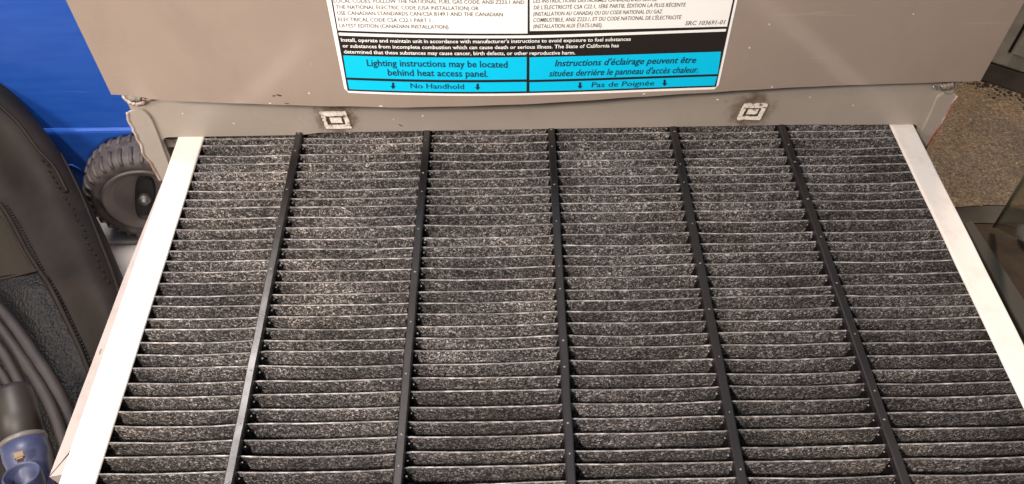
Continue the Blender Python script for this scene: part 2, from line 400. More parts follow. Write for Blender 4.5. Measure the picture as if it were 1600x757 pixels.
extr('skirt', outline, FY, FY + 0.5, blue_m.m, binroot, 0.005)
bm = bmesh.new()
# tapered upper body: leans back slightly and wavy moulded face
n = 40; rows = []
for k in range(7):
    z = zc + 0.0005 + (0.55) * k / 6
    rows.append([bm.verts.new((-1.35 + (xr_ + 1.35) * i / n, FY + 0.004 + 0.03 * (k / 6) + 0.0015 * noise.noise(Vector((i * 0.3, k * 0.4, 0))), z)) for i in range(n + 1)])
back = [[bm.verts.new((-1.35 if s == 0 else xr_, FY + 0.5, zc + 0.0005 + 0.55 * k / 6)) for s in (0, 1)] for k in range(7)]
for k in range(6):
    for i in range(n): bm.faces.new((rows[k][i], rows[k][i + 1], rows[k + 1][i + 1], rows[k + 1][i]))
    bm.faces.new((rows[k][n], back[k][1], back[k + 1][1], rows[k + 1][n]))
    bm.faces.new((rows[k][0], rows[k + 1][0], back[k + 1][0], back[k][0]))
    bm.faces.new((back[k][0], back[k + 1][0], back[k + 1][1], back[k][1]))
bm.faces.new([*rows[6], back[6][1], back[6][0]])
bmo('body', bm, blue_m.m, binroot, smooth=False, off=off)
# moulded vein
bm = bmesh.new()
vp = [onY(*p, FY - 0.0005) for p in ((100, 259), (112, 258), (120, 262), (131, 270))]
sweep(bm, vp, 0.0012, 8); bmo('moulded_rib', bm, blue_m.m, binroot, smooth=True, off=off)
# wheel
wr = Vector((onY(222, 302, WY - 0.012).x, WY, BT + R))
wheel = bpy.data.objects.new('wheel', None); C.objects.link(wheel); wheel.parent = binroot; wheel.location = wr - off
wheel.rotation_euler = (math.radians(90), 0, math.radians(14))    # local +Z looks towards the viewer (-Y)
bm = bmesh.new(); T = 0.024
prof = [(R * .70, T * .9), (R * .80, T * .98), (R * .90, T * .92), (R * .965, T * .72), (R * .985, T * .4), (R * .985, -T * .4), (R * .965, -T * .72), (R * .9, -T * .92), (R * .8, -T), (R * .7, -T * .9)]
lathe(bm, prof, 64)
NL = 34
for k in range(NL):
    a = k * 2 * math.pi / NL
    for sgn in (1, -1):
        ptsl = []
        for r_, z_ in ((R * .86, T * .93 * sgn), (R * .93, T * .86 * sgn), (R * .975, T * .62 * sgn), (R * .985, T * .2 * sgn)):
            aa = a + (0.05 if sgn < 0 else 0)
            ptsl.append(Vector((r_ * math.cos(aa), r_ * math.sin(aa), z_)))
        sweep(bm, ptsl, 0.0021, 8, up=Vector((math.cos(a), math.sin(a), 0.3)))
bmo('tyre', bm, tyre_m.m, wheel, smooth=True)
bm = bmesh.new()
lathe(bm, [(R * .72, T * .85), (R * .70, T * 1.02), (R * .66, T * 1.0), (R * .60, T * .78), (R * .50, T * .70), (R * .36, T * .66), (0.0001, T * .64)], 64)
bmo('hub', bm, hub_m.m, wheel, smooth=True)
bm = bmesh.new()    # slot shaped recess in the hub with a bright bolt
o_ = []
for k in range(28):
    a = k * 2 * math.pi / 28; sx = 0.0095; sy = 0.029
    o_.append((sx * (abs(math.cos(a)) ** .6) * (1 if math.cos(a) > 0 else -1), sy * (abs(math.sin(a)) ** .8) * (1 if math.sin(a) > 0 else -1)))
t0 = [bm.verts.new((x, y, T * .86)) for x, y in o_]; t1 = [bm.verts.new((x * .85, y * .9, T * .74)) for x, y in o_]
t2 = [bm.verts.new((x * 1.06, y * 1.06, T * .60)) for x, y in o_]
for k in range(28):
    bm.faces.new((t0[k], t0[(k + 1) % 28], t1[(k + 1) % 28], t1[k])); bm.faces.new((t0[k], t2[k], t2[(k + 1) % 28], t0[(k + 1) % 28]))
bm.faces.new(t1)
bmo('hub_slot', bm, pit_m.m, wheel, smooth=False).rotation_euler = (0, 0, math.radians(-20))
bm = bmesh.new(); lathe(bm, [(0.0062, T * .74), (0.0062, T * .92), (0.0045, T * 1.0), (0.0040, T * 1.0), (0.0036, T * 1.12), (0.0001, T * 1.16)], 20)
bmo('axle_bolt', bm, bolt_m.m, wheel, smooth=True)

# ------------------------------------------------------------------ furnace
LY, DY = 0.400, 0.385                       # face of the lower front frame, face of the door
xl = onY(205, 175, LY).x; xr = onY(1490, 145, LY).x
Zdoor = 0.3455                              # lower edge of the door
fur = thing('furnace', 'taupe gas furnace with a warning label above its open filter slot', 'furnace', ((xl + xr) / 2, LY + 0.3, 0))
fo = Vector(fur.location)
def bulge(x, z):
    t = (x + 0.035) / 0.245
    b = math.exp(-(t * t) * 1.9)
    e = interp(x, [-0.238, -0.20, 0.26, 0.306], [0, 1, 1, 0]); e = e * e * (3 - 2 * e)
    fade = interp(z, [Zdoor, Zdoor + 0.03, Zdoor + 0.075, Zdoor + 0.20], [1.0, 0.86, 0.66, 0.35])
    return (0.0178 * b * fade) * e
def doorY(x, z): return DY - bulge(x, z)
def onDoor(px, py):
    y = DY - 0.012
    for _ in range(8):
        p = onY(px, py, y); y = doorY(p.x, p.z)
    return p.x, p.z
# door
xdl = -0.2382; xdr = 0.3064
bm = bmesh.new(); nx = 90; zs = [0, .004, .010, .02, .035, .055, .08, .11, .16, .24, .40, .60, .95]
G = []
for z_ in zs:
    G.append([bm.verts.new((xdl + (xdr - xdl) * i / nx, doorY(xdl + (xdr - xdl) * i / nx, Zdoor + z_), Zdoor + z_ + 0.0006 * noise.noise(Vector((i * 0.22, z_ * 9, 1))))) for i in range(nx + 1)])
for k in range(len(zs) - 1):
    for i in range(nx): bm.faces.new((G[k][i], G[k][i + 1], G[k + 1][i + 1], G[k + 1][i]))
# folded lower hem and side returns
hem1 = [bm.verts.new(v.co + Vector((0, 0.0022, -0.0012))) for v in G[0]]
hem2 = [bm.verts.new(Vector((v.co.x, min(v.co.y + 0.014, LY - 0.0015), v.co.z + 0.0004))) for v in G[0]]
for i in range(nx):
    bm.faces.new((G[0][i], hem1[i], hem1[i + 1], G[0][i + 1])); bm.faces.new((hem1[i], hem2[i], hem2[i + 1], hem1[i + 1]))
for side in (0, nx):
    col = [G[k][side] for k in range(len(zs))]
    bk = [bm.verts.new((v.co.x, LY - 0.0012, v.co.z)) for v in col]
    for k in range(len(zs) - 1): bm.faces.new((col[k], col[k + 1], bk[k + 1], bk[k]))
door = bmo('front_door', bm, door_m.m, fur, smooth=True, off=fo)
door.data.set_sharp_from_angle(angle=math.radians(35))
# lower front frame: plate with a rounded opening
ztop = onY(860, 203, LY).z; zopl = onY(1392, 193, LY).z
ztl = onY(318, 214, LY).z
ox0 = onY(254, 222, LY).x; ox1 = onY(1437, 197, LY).x; rr = 0.005
plate_top = Zdoor + 0.030
bm = bmesh.new()
def frame_outline(yy, grow=0.0):
    o = [(xl, 0.0), (xl, plate_top), (xr, plate_top), (xr, 0.0), (ox1, 0.0)]
    for k in range(7):
        a = k / 6 * math.pi / 2; o.append((ox1 - rr + rr * math.cos(a), ztop - 0.0012 - rr + rr * math.sin(a)))
    o.append((0.235, ztop - 0.0004)); o.append((0.22, ztop + 0.0002)); o.append((-0.12, ztop + 0.0002)); o.append((-0.133, ztop - 0.0016)); 
    for k in range(7):
        a = math.pi / 2 + k / 6 * math.pi / 2; o.append((ox0 + rr + rr * math.cos(a), ztop - 0.0016 - rr + rr * math.sin(a)))
    o.append((ox0, 0.0))
    return [bm.verts.new((x, yy, z)) for x, z in o]
f = bm.faces.new(frame_outline(LY))
r = bmesh.ops.extrude_face_region(bm, geom=[f])
bmesh.ops.translate(bm, verts=[v for v in r['geom'] if isinstance(v, bmesh.types.BMVert)], vec=(0, 0.0022, 0))
es = [e for e in bm.edges if all(abs(v.co.y - LY) < 1e-6 for v in e.verts)]
bmesh.ops.bevel(bm, geom=es, offset=0.0006, segments=2, affect='EDGES')
pc = [onY(525, 186, LY), onY(1174, 173, LY)]
strip2 = paint('grey_frame_paint', (0.335, 0.290, 0.245), 0.45, 0.20, 0.42)
grime(strip2, [tuple(p - fo) for p in pc])
bmo('slot_frame', bm, strip2.m, fur, off=fo)
# rolled bead along the frame's top, under the door
bm = bmesh.new(); rws = []
for k in range(9):
    t = k / 8; z = Zdoor - 0.010 + 0.022 * t
    rws.append([bm.verts.new((xl + 0.010 + (xr - xl - 0.020) * i / 60, LY - 0.0006 - 0.0055 * math.sin(min(t, 1) * math.pi * .55) ** 1.6 * interp(i, [0, 5, 55, 60], [.25, 1, 1, .25]), z)) for i in range(61)])
for k in range(8):
    for i in range(60): bm.faces.new((rws[k][i], rws[k][i + 1], rws[k + 1][i + 1], rws[k + 1][i]))
bmo('rolled_lip', bm, strip_m.m, fur, smooth=True, off=fo)
# corner flanges (return of the cabinet side) with torn outer edge
def flange(side):
    bm = bmesh.new()
    if side < 0:
        pin = [(214, 172), (222, 173), (231, 180), (238, 191), (246, 210), (254, 232), (262, 253), (270, 275)]
        pout = [(200, 176), (203, 190), (212, 208), (221, 226), (225, 240), (237, 256), (244, 268), (252, 282)]
    else:
        pin = [(1476, 147), (1466, 153), (1461, 163), (1455, 177), (1449, 190), (1441, 206), (1434, 221), (1428, 233)]
        pout = [(1494, 150), (1486, 163), (1480, 175), (1474, 185), (1468, 196), (1460, 208), (1452, 222), (1444, 235)]
    yv = LY - 0.0022
    a = [onY(*p, yv) for p in spline(pin, 5)]; b = [onY(*p, yv) for p in spline(pout, 5)]
    a.append(Vector((a[-1].x - side * 0.0, yv, 0.03))); b.append(Vector((b[-1].x, yv, 0.03)))
    jag = [Vector((0.0008 * noise.noise(Vector((i * .35, side, 0))) + 0.0005 * noise.noise(Vector((i * 1.3, side, 4))), 0, 0)) for i in range(len(b))]
    b = [p + j for p, j in zip(b, jag)]
    va = [bm.verts.new(p) for p in a]; vb = [bm.verts.new(p) for p in b]
    va2 = [bm.verts.new(p + Vector((-side * 0.0004, 0.0019, 0))) for p in a]; vb2 = [bm.verts.new(p + Vector((0, 0.0019, 0))) for p in b]
    for i in range(len(a) - 1):
        bm.faces.new((va[i], va[i + 1], vb[i + 1], vb[i])); bm.faces.new((va[i], va2[i], va2[i + 1], va[i + 1])); bm.faces.new((vb[i], vb[i + 1], vb2[i + 1], vb2[i]))
    bm.faces.new((va[0], vb[0], vb2[0], va2[0]))
    fl = bmo('corner_flange', bm, strip_m.m, fur, off=fo)
    bm = bmesh.new()
    sweep(bm, [p + Vector((side * 0.0004, -0.0002, 0)) for p in b[:-1]], [(0.0009 if side < 0 else 0.0006) + 0.0003 * abs(noise.noise(Vector((i * .3, side, 9)))) for i in range(len(b) - 1)], 8, up=Vector((0, 1, 0)))
    bmo('torn_edge', bm, (edge_m if side < 0 else rededge_m).m, fl, smooth=True, off=(0, 0, 0)).location = (0, 0, 0)
    return fl
def flange_fix(fl):
    for c in fl.children:
        for v in c.data.vertices: v.co -= fo
for s in (-1, 1): flange_fix(flange(s))
# cabinet sides, ledges inside the slot, inner track
def fbox(name, m, x0, x1, y0, y1, z0, z1, bev=0.0, parent=fur):
    bm = bmesh.new(); box(bm, ((x0 + x1) / 2, (y0 + y1) / 2, (z0 + z1) / 2), (x1 - x0, y1 - y0, z1 - z0), None, bev)
    return bmo(name, bm, m, parent, off=fo)
fbox('side_panel', strip_m.m, xl + 0.001, xl + 0.0025, LY + 0.003, 1.05, 0.0, 1.293)
fbox('side_panel', strip_m.m, xr - 0.0025, xr - 0.001, LY + 0.003, 1.05, 0.0, 1.293)
fbox('back_panel', inner_m.m, xl + 0.003, xr - 0.003, 1.052, 1.054, 0.0, 1.293)
fbox('top_panel', strip_m.m, xl + 0.001, xr - 0.001, DY + 0.002, 1.05, 1.2965, 1.298)
fbox('bottom_plate', inner_m.m, xl + 0.003, xr - 0.003, LY + 0.004, 1.05, 0.08, 0.082)
fbox('upper_plate', inner_m.m, xl + 0.003, xr - 0.003, LY + 0.004, 1.05, ztop + 0.013, ztop + 0.015)
fbox('slot_ledge', galv_m.m, ox0 - 0.004, onY(300, 216, LY).x, LY + 0.004, LY + 0.020, ztop - 0.0135, ztop - 0.0065, 0.0006)
fbox('slot_ledge', galv_m.m, onY(1391, 200, LY).x, ox1 + 0.004, LY + 0.004, LY + 0.020, ztop - 0.010, ztop - 0.0035, 0.0006)
# crumpled sealing tape at both upper corners
def tape(pts, m, w, name='sealing_tape'):
    bm = bmesh.new()
    ps = spline(pts, 6); a = []; b = []
    for i, (x, y) in enumerate(ps):
        j = 0.0025 * noise.noise(Vector((i * .8, w, 0)))
        a.append(bm.verts.new(onY(x, y - w / 2 + 2 * noise.noise(Vector((i * .6, 1, w))), LY - 0.006 + j))); b.append(bm.verts.new(onY(x, y + w / 2 + 2 * noise.noise(Vector((i * .7, 5, w))), LY - 0.004 - j)))
    for i in range(len(a) - 1): bm.faces.new((a[i], a[i + 1], b[i + 1], b[i]))
    r = bmesh.ops.extrude_face_region(bm, geom=bm.faces[:]); bmesh.ops.translate(bm, verts=[v for v in r['geom'] if isinstance(v, bmesh.types.BMVert)], vec=(0, 0.0008, 0))
    return bmo(name, bm, m, fur, smooth=True, off=fo)
tape([(190, 150), (200, 160), (212, 164), (226, 161)], edge_m.m, 5)
tape([(196, 153), (208, 156), (221, 154)], strip_m.m, 13)
tape([(222, 156), (232, 157), (241, 155)], edge_m.m, 3)
tape([(1456, 137), (1466, 139), (1474, 138)], foil_m.m, 5)
tape([(1470, 138), (1480, 137), (1491, 134)], strip_m.m, 9)
# two dirty square pads
def pad(cx, cy, w, h, skew, group_label):
    c = onY(cx, cy, LY); k = 0.62 / F
    bm = bmesh.new()
    def quad(x0, z0, x1, z1, y0, th, jit, n=7):
        o = []
        for (ax, az, bx, bz) in ((x0, z0, x1, z0), (x1, z0, x1, z1), (x1, z1, x0, z1), (x0, z1, x0, z0)):
            for i in range(n):
                t = i / n; x = ax + (bx - ax) * t; z = az + (bz - az) * t
                x += jit * noise.noise(Vector((x * 900, z * 900, cx))); z += jit * noise.noise(Vector((x * 900, z * 900, cx + 5)))
                o.append((c.x + x + skew * z, z + c.z))
        va = [bm.verts.new((x, LY - y0, z)) for x, z in o]; vb = [bm.verts.new((x, LY - y0 + th, z)) for x, z in o]
        bm.faces.new(va)
        for i in range(len(o)): bm.faces.new((va[i], va[(i + 1) % len(o)], vb[(i + 1) % len(o)], vb[i]))
    W2, H2 = w / 2, h / 2; b = w * 0.15
    for q in ((-W2, -H2, W2, -H2 + b), (-W2, H2 - b * 1.15, W2, H2), (-W2, -H2 + b * .9, -W2 + b, H2 - b), (W2 - b * 1.1, -H2 + b * .9, W2, H2 - b)):
        quad(q[0], q[1], q[2], q[3], 0.0013, 0.0019, 0.0008)
    root = bmo('square_pad', bm, pad_m.m, fur, off=fo)
    bm = bmesh.new(); quad(-W2 + b * .6, -H2 + b * .6, W2 - b * .6, H2 - b * .6, 0.0004, 0.0010, 0.0003)
    bmo('grime_ring', bm, gunk_m.m, root, off=fo)
    bm = bmesh.new(); quad(-W2 * .40, -H2 * .30, W2 * .44, H2 * .30, 0.0012, 0.0013, 0.0007)
    bmo('pad_centre', bm, pad_m.m, root, off=fo)
pad(525, 187, 0.0175, 0.0135, -0.14, '')
pad(1175, 174, 0.0160, 0.0125, 0.16, '')
# scuffs and chips
def mark(px, py, w, h, m, ang=0.0, door_=True):
    bm = bmesh.new(); n_ = 9; vs = []
    if door_: x, z = onDoor(px, py)
    else: p = onY(px, py, LY); x, z = p.x, p.z
    for i in range(n_):
        a = i * 2 * math.pi / n_; rj = random.uniform(.6, 1.1)
        u, v = w / 2 * math.cos(a) * rj, h / 2 * math.sin(a) * rj
        xx = x + u * math.cos(ang) - v * math.sin(ang); zz = z + u * math.sin(ang) + v * math.cos(ang)
        vs.append((xx, (doorY(xx, zz) if door_ else LY) - 0.00025, zz))
    top = [bm.verts.new(v) for v in vs]; bot = [bm.verts.new((v[0], v[1] + 0.0004, v[2])) for v in vs]
    bm.faces.new(top)
    for i in range(n_): bm.faces.new((top[i], top[(i + 1) % n_], bot[(i + 1) % n_], bot[i]))
    return bmo('scuff_mark' if m is scr_m.m else 'paint_chip', bm, m, door if door_ else fur, off=fo)
for a in ((436, 149, .0035, .0012, scr_m.m, -.1), (428, 150, .002, .0008, scr_m.m, .2), (449, 162, .003, .0006, scr_m.m, 0), (422, 161.5, .002, .0006, chip_m.m, 0), (483, 146, .0011, .0011, chip_m.m, 0),
          (595, 166, .003, .0006, chip_m.m, 0), (1006, 17 + 130, .002, .0007, chip_m.m, 0), (1206, 136.5, .0012, .0009, chip_m.m, 0), (1171, 75, .001, .0012, chip_m.m, 0), (1202, 38, .0009, .0012, chip_m.m, 0), (1121, 156, .002, .0006, chip_m.m, 0), (1427, 22, .0011, .0008, chip_m.m, 0)): mark(*a)
for a in ((626, 196, .0035, .0007, scr_m.m, -.6, False), (285.5, 177.5, .001, .0014, chip_m.m, 0, False), (365, 193, .002, .0007, chip_m.m, 0, False), (661, 181, .0025, .0008, chip_m.m, .8, False), (1265.5, 152, .001, .0011, chip_m.m, 0, False), (1333, 165, .001, .001, chip_m.m, 0, False), (615, 187, .0008, .001, chip_m.m, 0, False)): mark(*a)

# ------------------------------------------------------------------ warning label on the door
lab = None
def patch(name, quad, m, lift, parent, nx=28, round_=0.0):
    """quad: tl, tr, br, bl in photograph pixels, laid on the door surface"""
    q = [onDoor(*p) for p in quad]
    bm = bmesh.new(); g = []
    nz = 6
    for j in range(nz + 1):
        v = j / nz; row = []
        for i in range(nx + 1):
            u = i / nx
            top = (q[0][0] + (q[1][0] - q[0][0]) * u, q[0][1] + (q[1][1] - q[0][1]) * u)
            bot = (q[3][0] + (q[2][0] - q[3][0]) * u, q[3][1] + (q[2][1] - q[3][1]) * u)
            x = top[0] + (bot[0] - top[0]) * v; z = top[1] + (bot[1] - top[1]) * v
            row.append(bm.verts.new((x, doorY(x, z) - lift, z)))
        g.append(row)
    for j in range(nz):
        for i in range(nx): bm.faces.new((g[j][i], g[j][i + 1], g[j + 1][i + 1], g[j + 1][i]))
    if round_:
        # cut the two lower corners to a radius
        for corner, sx in ((g[nz][0], 1), (g[nz][nx], -1)): pass
    return bmo(name, bm, m, parent, smooth=True, off=fo)
# base sheet with rounded lower corners
def rounded(name, bl, br, tl, tr, rad, m, lift, parent):
    q = {k: onDoor(*p) for k, p in dict(bl=bl, br=br, tl=tl, tr=tr).items()}
    bm = bmesh.new(); nx = 60; nz = 24; g = []
    for j in range(nz + 1):
        v = 1 - (1 - j / nz) ** 1.0
        row = []
        hgt = (q['tl'][1] - q['bl'][1]) * (1 - v)
        inset = rad - math.sqrt(max(0, rad * rad - (rad - min(hgt, rad)) ** 2)) if hgt < rad else 0
        for i in range(nx + 1):
            u = i / nx
            zt = q['tl'][1] + (q['tr'][1] - q['tl'][1]) * u; zb = q['bl'][1] + (q['br'][1] - q['bl'][1]) * u
            xa = q['tl'][0] + (q['bl'][0] - q['tl'][0]) * v + inset; xb = q['tr'][0] + (q['br'][0] - q['tr'][0]) * v - inset
            x = xa + (xb - xa) * u; z = zt + (zb - zt) * v
            row.append(bm.verts.new((x, doorY(x, z) - lift, z)))
        g.append(row)
    for j in range(nz):
        for i in range(nx): bm.faces.new((g[j][i], g[j][i + 1], g[j + 1][i + 1], g[j + 1][i]))
    return bmo(name, bm, m, parent, smooth=True, off=fo)
TOP = -34
def ext(p, q, y):        # extend an edge p->q up to pixel row y
    t = (y - q[1]) / (p[1] - q[1]); return (q[0] + (p[0] - q[0]) * t, y)
lab = rounded('warning_label', (539.3, 144.8), (1121.5, 139.2), ext((510, 0), (539.3, 144.8), TOP), ext((1152, 0), (1121.5, 139.2), TOP), 0.0022, white_p.m, 0.0003, fur)
patch('black_border', (ext((517.5, 0), (543, 141), TOP), ext((1147.6, 0), (1118.5, 135.4), TOP), (1118.5, 135.6), (543.2, 141.5)), black_p.m, 0.00045, lab)
def sub(name, tl, tr, br, bl, m, lift=0.0006): return patch(name, (tl, tr, br, bl), m, lift, lab)
sub('white_field', ext((520, 0), (528, 46.7), TOP), (824.5, TOP), (824.3, 51.8), (528.2, 46.9), white_p.m)
sub('white_field', (827.5, TOP), ext((1144.6, 0), (1135.4, 41.2), TOP), (1135.6, 41), (827.8, 48.0), white_p.m)
sub('white_stripe', (529.2, 50.3), (826, 54.7), (826, 59.0), (529.8, 54.9), white_p.m)
sub('white_stripe', (826, 54.7), (1134.4, 44.6), (1133.6, 48.7), (826, 59.0), white_p.m)
sub('cyan_field', (536.4, 86.0), (822.9, 88.6), (822.7, 123.4), (541.8, 120.4), cyan_p.m)
sub('cyan_field', (543.0, 124.2), (822.7, 127.4), (822.6, 142.0), (545.8, 138.9), cyan_p.m)
sub('cyan_field', (827.3, 89.0), (1126.3, 80.2), (1121.3, 115.2), (827.3, 124.2), cyan_p.m)
sub('cyan_field', (827.3, 128.0), (1120.3, 118.6), (1116.3, 133.0), (827.3, 142.2), cyan_p.m)

def lettering(body, p0, p1, cap, m, bold=0.0, shear=0.0, lift=0.0009, bend=0.0):
    """text whose baseline runs from pixel p0 to p1 on the door; cap = capital height in pixels; bend = sag of the middle in pixels"""
    cu = bpy.data.curves.new('lettering', 'FONT'); cu.body = body; cu.size = 1.0; cu.resolution_u = 2
    cu.offset = bold; cu.shear = shear
    o = bpy.data.objects.new('tmp', cu); C.objects.link(o)
    dg = bpy.context.evaluated_depsgraph_get()
    me = bpy.data.meshes.new_from_object(o.evaluated_get(dg))
    bpy.data.objects.remove(o); bpy.data.curves.remove(cu)
    xs = [v.co.x for v in me.vertices]; xa, xb = min(xs), max(xs)
    mid = ((p0[0] + p1[0]) / 2, (p0[1] + p1[1]) / 2 + bend)
    a = onDoor(*p0); b = onDoor(*p1)
    mm = onDoor(*mid); h0 = onDoor(mid[0], mid[1] - cap)[1] - mm[1]
    sag = mm[1] - (a[1] + b[1]) / 2
    for v in me.vertices:
        u = (v.co.x - xa) / (xb - xa)
        x = a[0] + (b[0] - a[0]) * u; z = a[1] + (b[1] - a[1]) * u + sag * 4 * u * (1 - u) + v.co.y / 0.73 * h0
        v.co = Vector((x, doorY(x, z) - lift, z)) - fo
    return link('lettering', me, m, lab)
WL = dict(m=grey_ink.m, cap=6.3, bold=0.004)
lettering("LOCAL CODES. FOLLOW THE NATIONAL FUEL GAS CODE, ANSI Z223.1 AND", (522, 3.2), (819, 5.5), **WL)
lettering("THE NATIONAL ELECTRIC CODE (USA INSTALLATION) OR", (525.5, 12.8), (748, 15.0), **WL)
lettering("USE CANADIAN STANDARDS CAN/CSA B149.1 AND THE CANADIAN", (527.5, 22.3), (785.5, 24.7), **WL)
lettering("ELECTRICAL CODE CSA C22.1 PART 1 -", (529.2, 32.2), (679, 34.0), **WL)
lettering("LATEST EDITION (CANADIAN INSTALLATION).", (531, 41.8), (702.5, 44.2), **WL)
WR = dict(m=grey_ink.m, cap=6.4, bold=0.004, shear=0.12)
lettering("LES INSTRUCTIONS DES NORMES CANADIENNES SUR LE", (833, 3.6), (1026, 0.6), **WR)
lettering("DE L'ÉLECTRICITÉ CSA C22.1, 1ÈRE PARTIE, ÉDITION LA PLUS RÉCENTE", (833.5, 13.8), (1070.5, 9.3), **WR)
lettering("(INSTALLATION AU CANADA) OU DU CODE NATIONAL DU GAZ", (833, 24.0), (1034, 19.9), **WR)
lettering("COMBUSTIBLE, ANSI Z223.1, ET DU CODE NATIONAL DE L'ÉLECTRICITÉ", (833, 33.5), (1063.5, 29.0), **WR)
lettering("(INSTALLATION AUX ÉTATS-UNIS).", (833, 43.2), (940.5, 41.3), **WR)
lettering("SRC 103691-01", (1069.5, 38.6), (1132, 36.8), 6.8, grey_ink.m, 0.004, 0.18)
BL = dict(m=white_p.m, cap=5.9, bold=0.014)
lettering("Install, operate and maintain unit in accordance with manufacturer's instructions to avoid exposure to fuel substances", (533.5, 63.8), (985, 62.6), bend=3.2, **BL)
lettering("or substances from incomplete combustion which can cause death or serious illness. The State of California has", (536, 73.2), (966.5, 72.7), bend=2.8, **BL)
lettering("determined that these substances may cause cancer, birth defects, or other reproductive harm.", (538, 82.4), (898.5, 84.0), bend=1.8, **BL)
lettering("Lighting instructions may be located", (574, 102.2), (793, 104.8), 10.8, ink_p.m, 0.012)
lettering("behind heat access panel.", (606.5, 117.0), (762.5, 119.3), 10.8, ink_p.m, 0.012)
lettering("Instructions d'éclairage peuvent être", (866.5, 102.8), (1086.5, 97.2), 10.6, ink_p.m, 0.012, 0.22)
lettering("situées derrière le panneau d'accès chaleur.", (857.5, 118.6), (1090, 112.4), 10.4, ink_p.m, 0.010, 0.22)
lettering("No Handhold", (641.8, 136.8), (725.3, 138.2), 8.3, ink_p.m, 0.004)
lettering("Pas de Poignée", (923.8, 135.6), (1021.3, 132.4), 8.3, ink_p.m, 0.004, 0.06)
def arrow(cx, cy):
    bm = bmesh.new()
    o = [(-1.7, -5), (1.7, -5), (1.7, 0.6), (4.2, 0.6), (0, 5.2), (-4.2, 0.6), (-1.7, 0.6)]
    vs = []
    for dx, dy in o:
        x, z = onDoor(cx + dx, cy + dy); vs.append(bm.verts.new((x, doorY(x, z) - 0.0009, z)))
    bm.faces.new(vs); bmo('down_arrow', bm, ink_p.m, lab, off=fo)
for a in ((614.3, 133), (746.2, 134.7), (906, 132.6), (1038, 128.5)): arrow(*a)

# ------------------------------------------------------------------ air filter, drooping a little out of the slot
TH = math.radians(5.749); H = 0.36025
filt = thing('air_filter', 'pleated charcoal air filter with white rails pulled out of the furnace slot', 'air filter')
# local frame: u right, v into the furnace, w up from the pleat tips; v measured from the camera's foot on the plane
Nn = Vector((0, -math.sin(TH), math.cos(TH)))
org = CAM - Nn * H
filt.location = org; filt.rotation_euler = (TH, 0, 0)
V0, V1 = 0.080, 0.700
UL0, UL1, UR0, UR1 = -0.2168, -0.1990, 0.2723, 0.2886
DEP = 0.045
# rails: rounded C channel
def rail(u0, u1, inner):
    bm = bmesh.new(); th = 0.0010; w1 = 0.0011
    prof = [(u0, -0.095), (u0, w1 - 0.0010), (u0 + 0.0003, w1 - 0.0003), (u0 + 0.001, w1), (u1 - 0.001, w1), (u1 - 0.0003, w1 - 0.0003), (u1, w1 - 0.0010)]
    prof += [(u1, w1 - 0.0014)] if inner > 0 else [(u1, -0.095)]
    if inner > 0: prof += [(u1 - th, w1 - 0.0014), (u1 - th, w1 - th), (u0 + th, w1 - th), (u0 + th, -0.095)]
    else: prof = [(u0, w1 - 0.0014), (u0, w1 - 0.0010), (u0 + 0.0003, w1 - 0.0003), (u0 + 0.001, w1), (u1 - 0.001, w1), (u1 - 0.0003, w1 - 0.0003), (u1, w1 - 0.0010), (u1, -0.095), (u1 - th, -0.095), (u1 - th, w1 - th), (u0 + th, w1 - th), (u0 + th, w1 - 0.0014)]
    A_ = []; nseg = 30
    for k in range(nseg + 1):
        v = V0 + (V1 - V0) * k / nseg; j = 0.00035 * noise.noise(Vector((k * .5, u0 * 9, 0)))
        A_.append([bm.verts.new((a + j, v, b)) for a, b in prof])
    for k in range(nseg):
        for i in range(len(prof)): bm.faces.new((A_[k][i], A_[k][(i + 1) % len(prof)], A_[k + 1][(i + 1) % len(prof)], A_[k + 1][i]))
    bm.faces.new(A_[0]); bm.faces.new(A_[-1][::-1])
    return bmo('side_rail', bm, rail_m.m, filt)
rail(UL0, UL1, 1); rail(UR0, UR1, -1)
bm = bmesh.new(); box(bm, ((UL0 + UR1) / 2, V0 - 0.004, -0.046), (UR1 - UL0, 0.0070, 0.096), None, 0.001); bmo('end_panel', bm, rail_m.m, filt)
bm = bmesh.new(); box(bm, ((UL0 + UR1) / 2, V0 + 0.01, -0.0985), (UR1 - UL0 - 0.004, 0.02, 0.003)); bmo('lower_lip', bm, rail_m.m, filt)
# card flap splayed out beyond the left rail
bm = bmesh.new(); a = []; b = []; c = []; d_ = []
for k in range(25):
    v = 0.1345 + (0.352 - 0.1345) * k / 24
    o_ = interp(v, [0.1345, 0.255, 0.335, 0.352], [0.0088, 0.0058, 0.0016, 0.0002]) + 0.00025 * noise.noise(Vector((k * .7, 0, 0)))
    a.append(bm.verts.new((UL0 + 0.0006, v, -0.0008))); b.append(bm.verts.new((UL0 - o_, v, -0.0018 - o_ * 0.28)))
    c.append(bm.verts.new((UL0 - o_, v, -0.0018 - o_ * 0.28 - 0.06))); d_.append(bm.verts.new((UL0 + 0.0006, v, -0.06)))
for k in range(24):
    for p, q in ((a, b), (b, c), (c, d_)): bm.faces.new((p[k], p[k + 1], q[k + 1], q[k]))
bm.faces.new((a[0], b[0], c[0], d_[0])); bm.faces.new((a[-1], d_[-1], c[-1], b[-1]))
flap = bmo('side_flap', bm, flap_m.m, filt)
bm = bmesh.new(); sweep(bm, [Vector((UL0 + 0.0002, 0.147, -0.0005)), Vector((UL0 - 0.0045, 0.1405, -0.0028)), Vector((UL0 - 0.0086, 0.1348, -0.0043))], 0.0004, 6)
bmo('fold_line', bm, gunk_m.m, flap)
bm = bmesh.new(); v_ = bmesh.ops.create_icosphere(bm, subdivisions=2, radius=0.0014)['verts']
for q in v_: q.co = Vector((q.co.x * .8, q.co.y * 1.6, q.co.z * .3)) + Vector((UL0 - 0.0035, 0.2035, -0.0026))
bmo('glue_blob', bm, tan_m.m, flap, smooth=True)
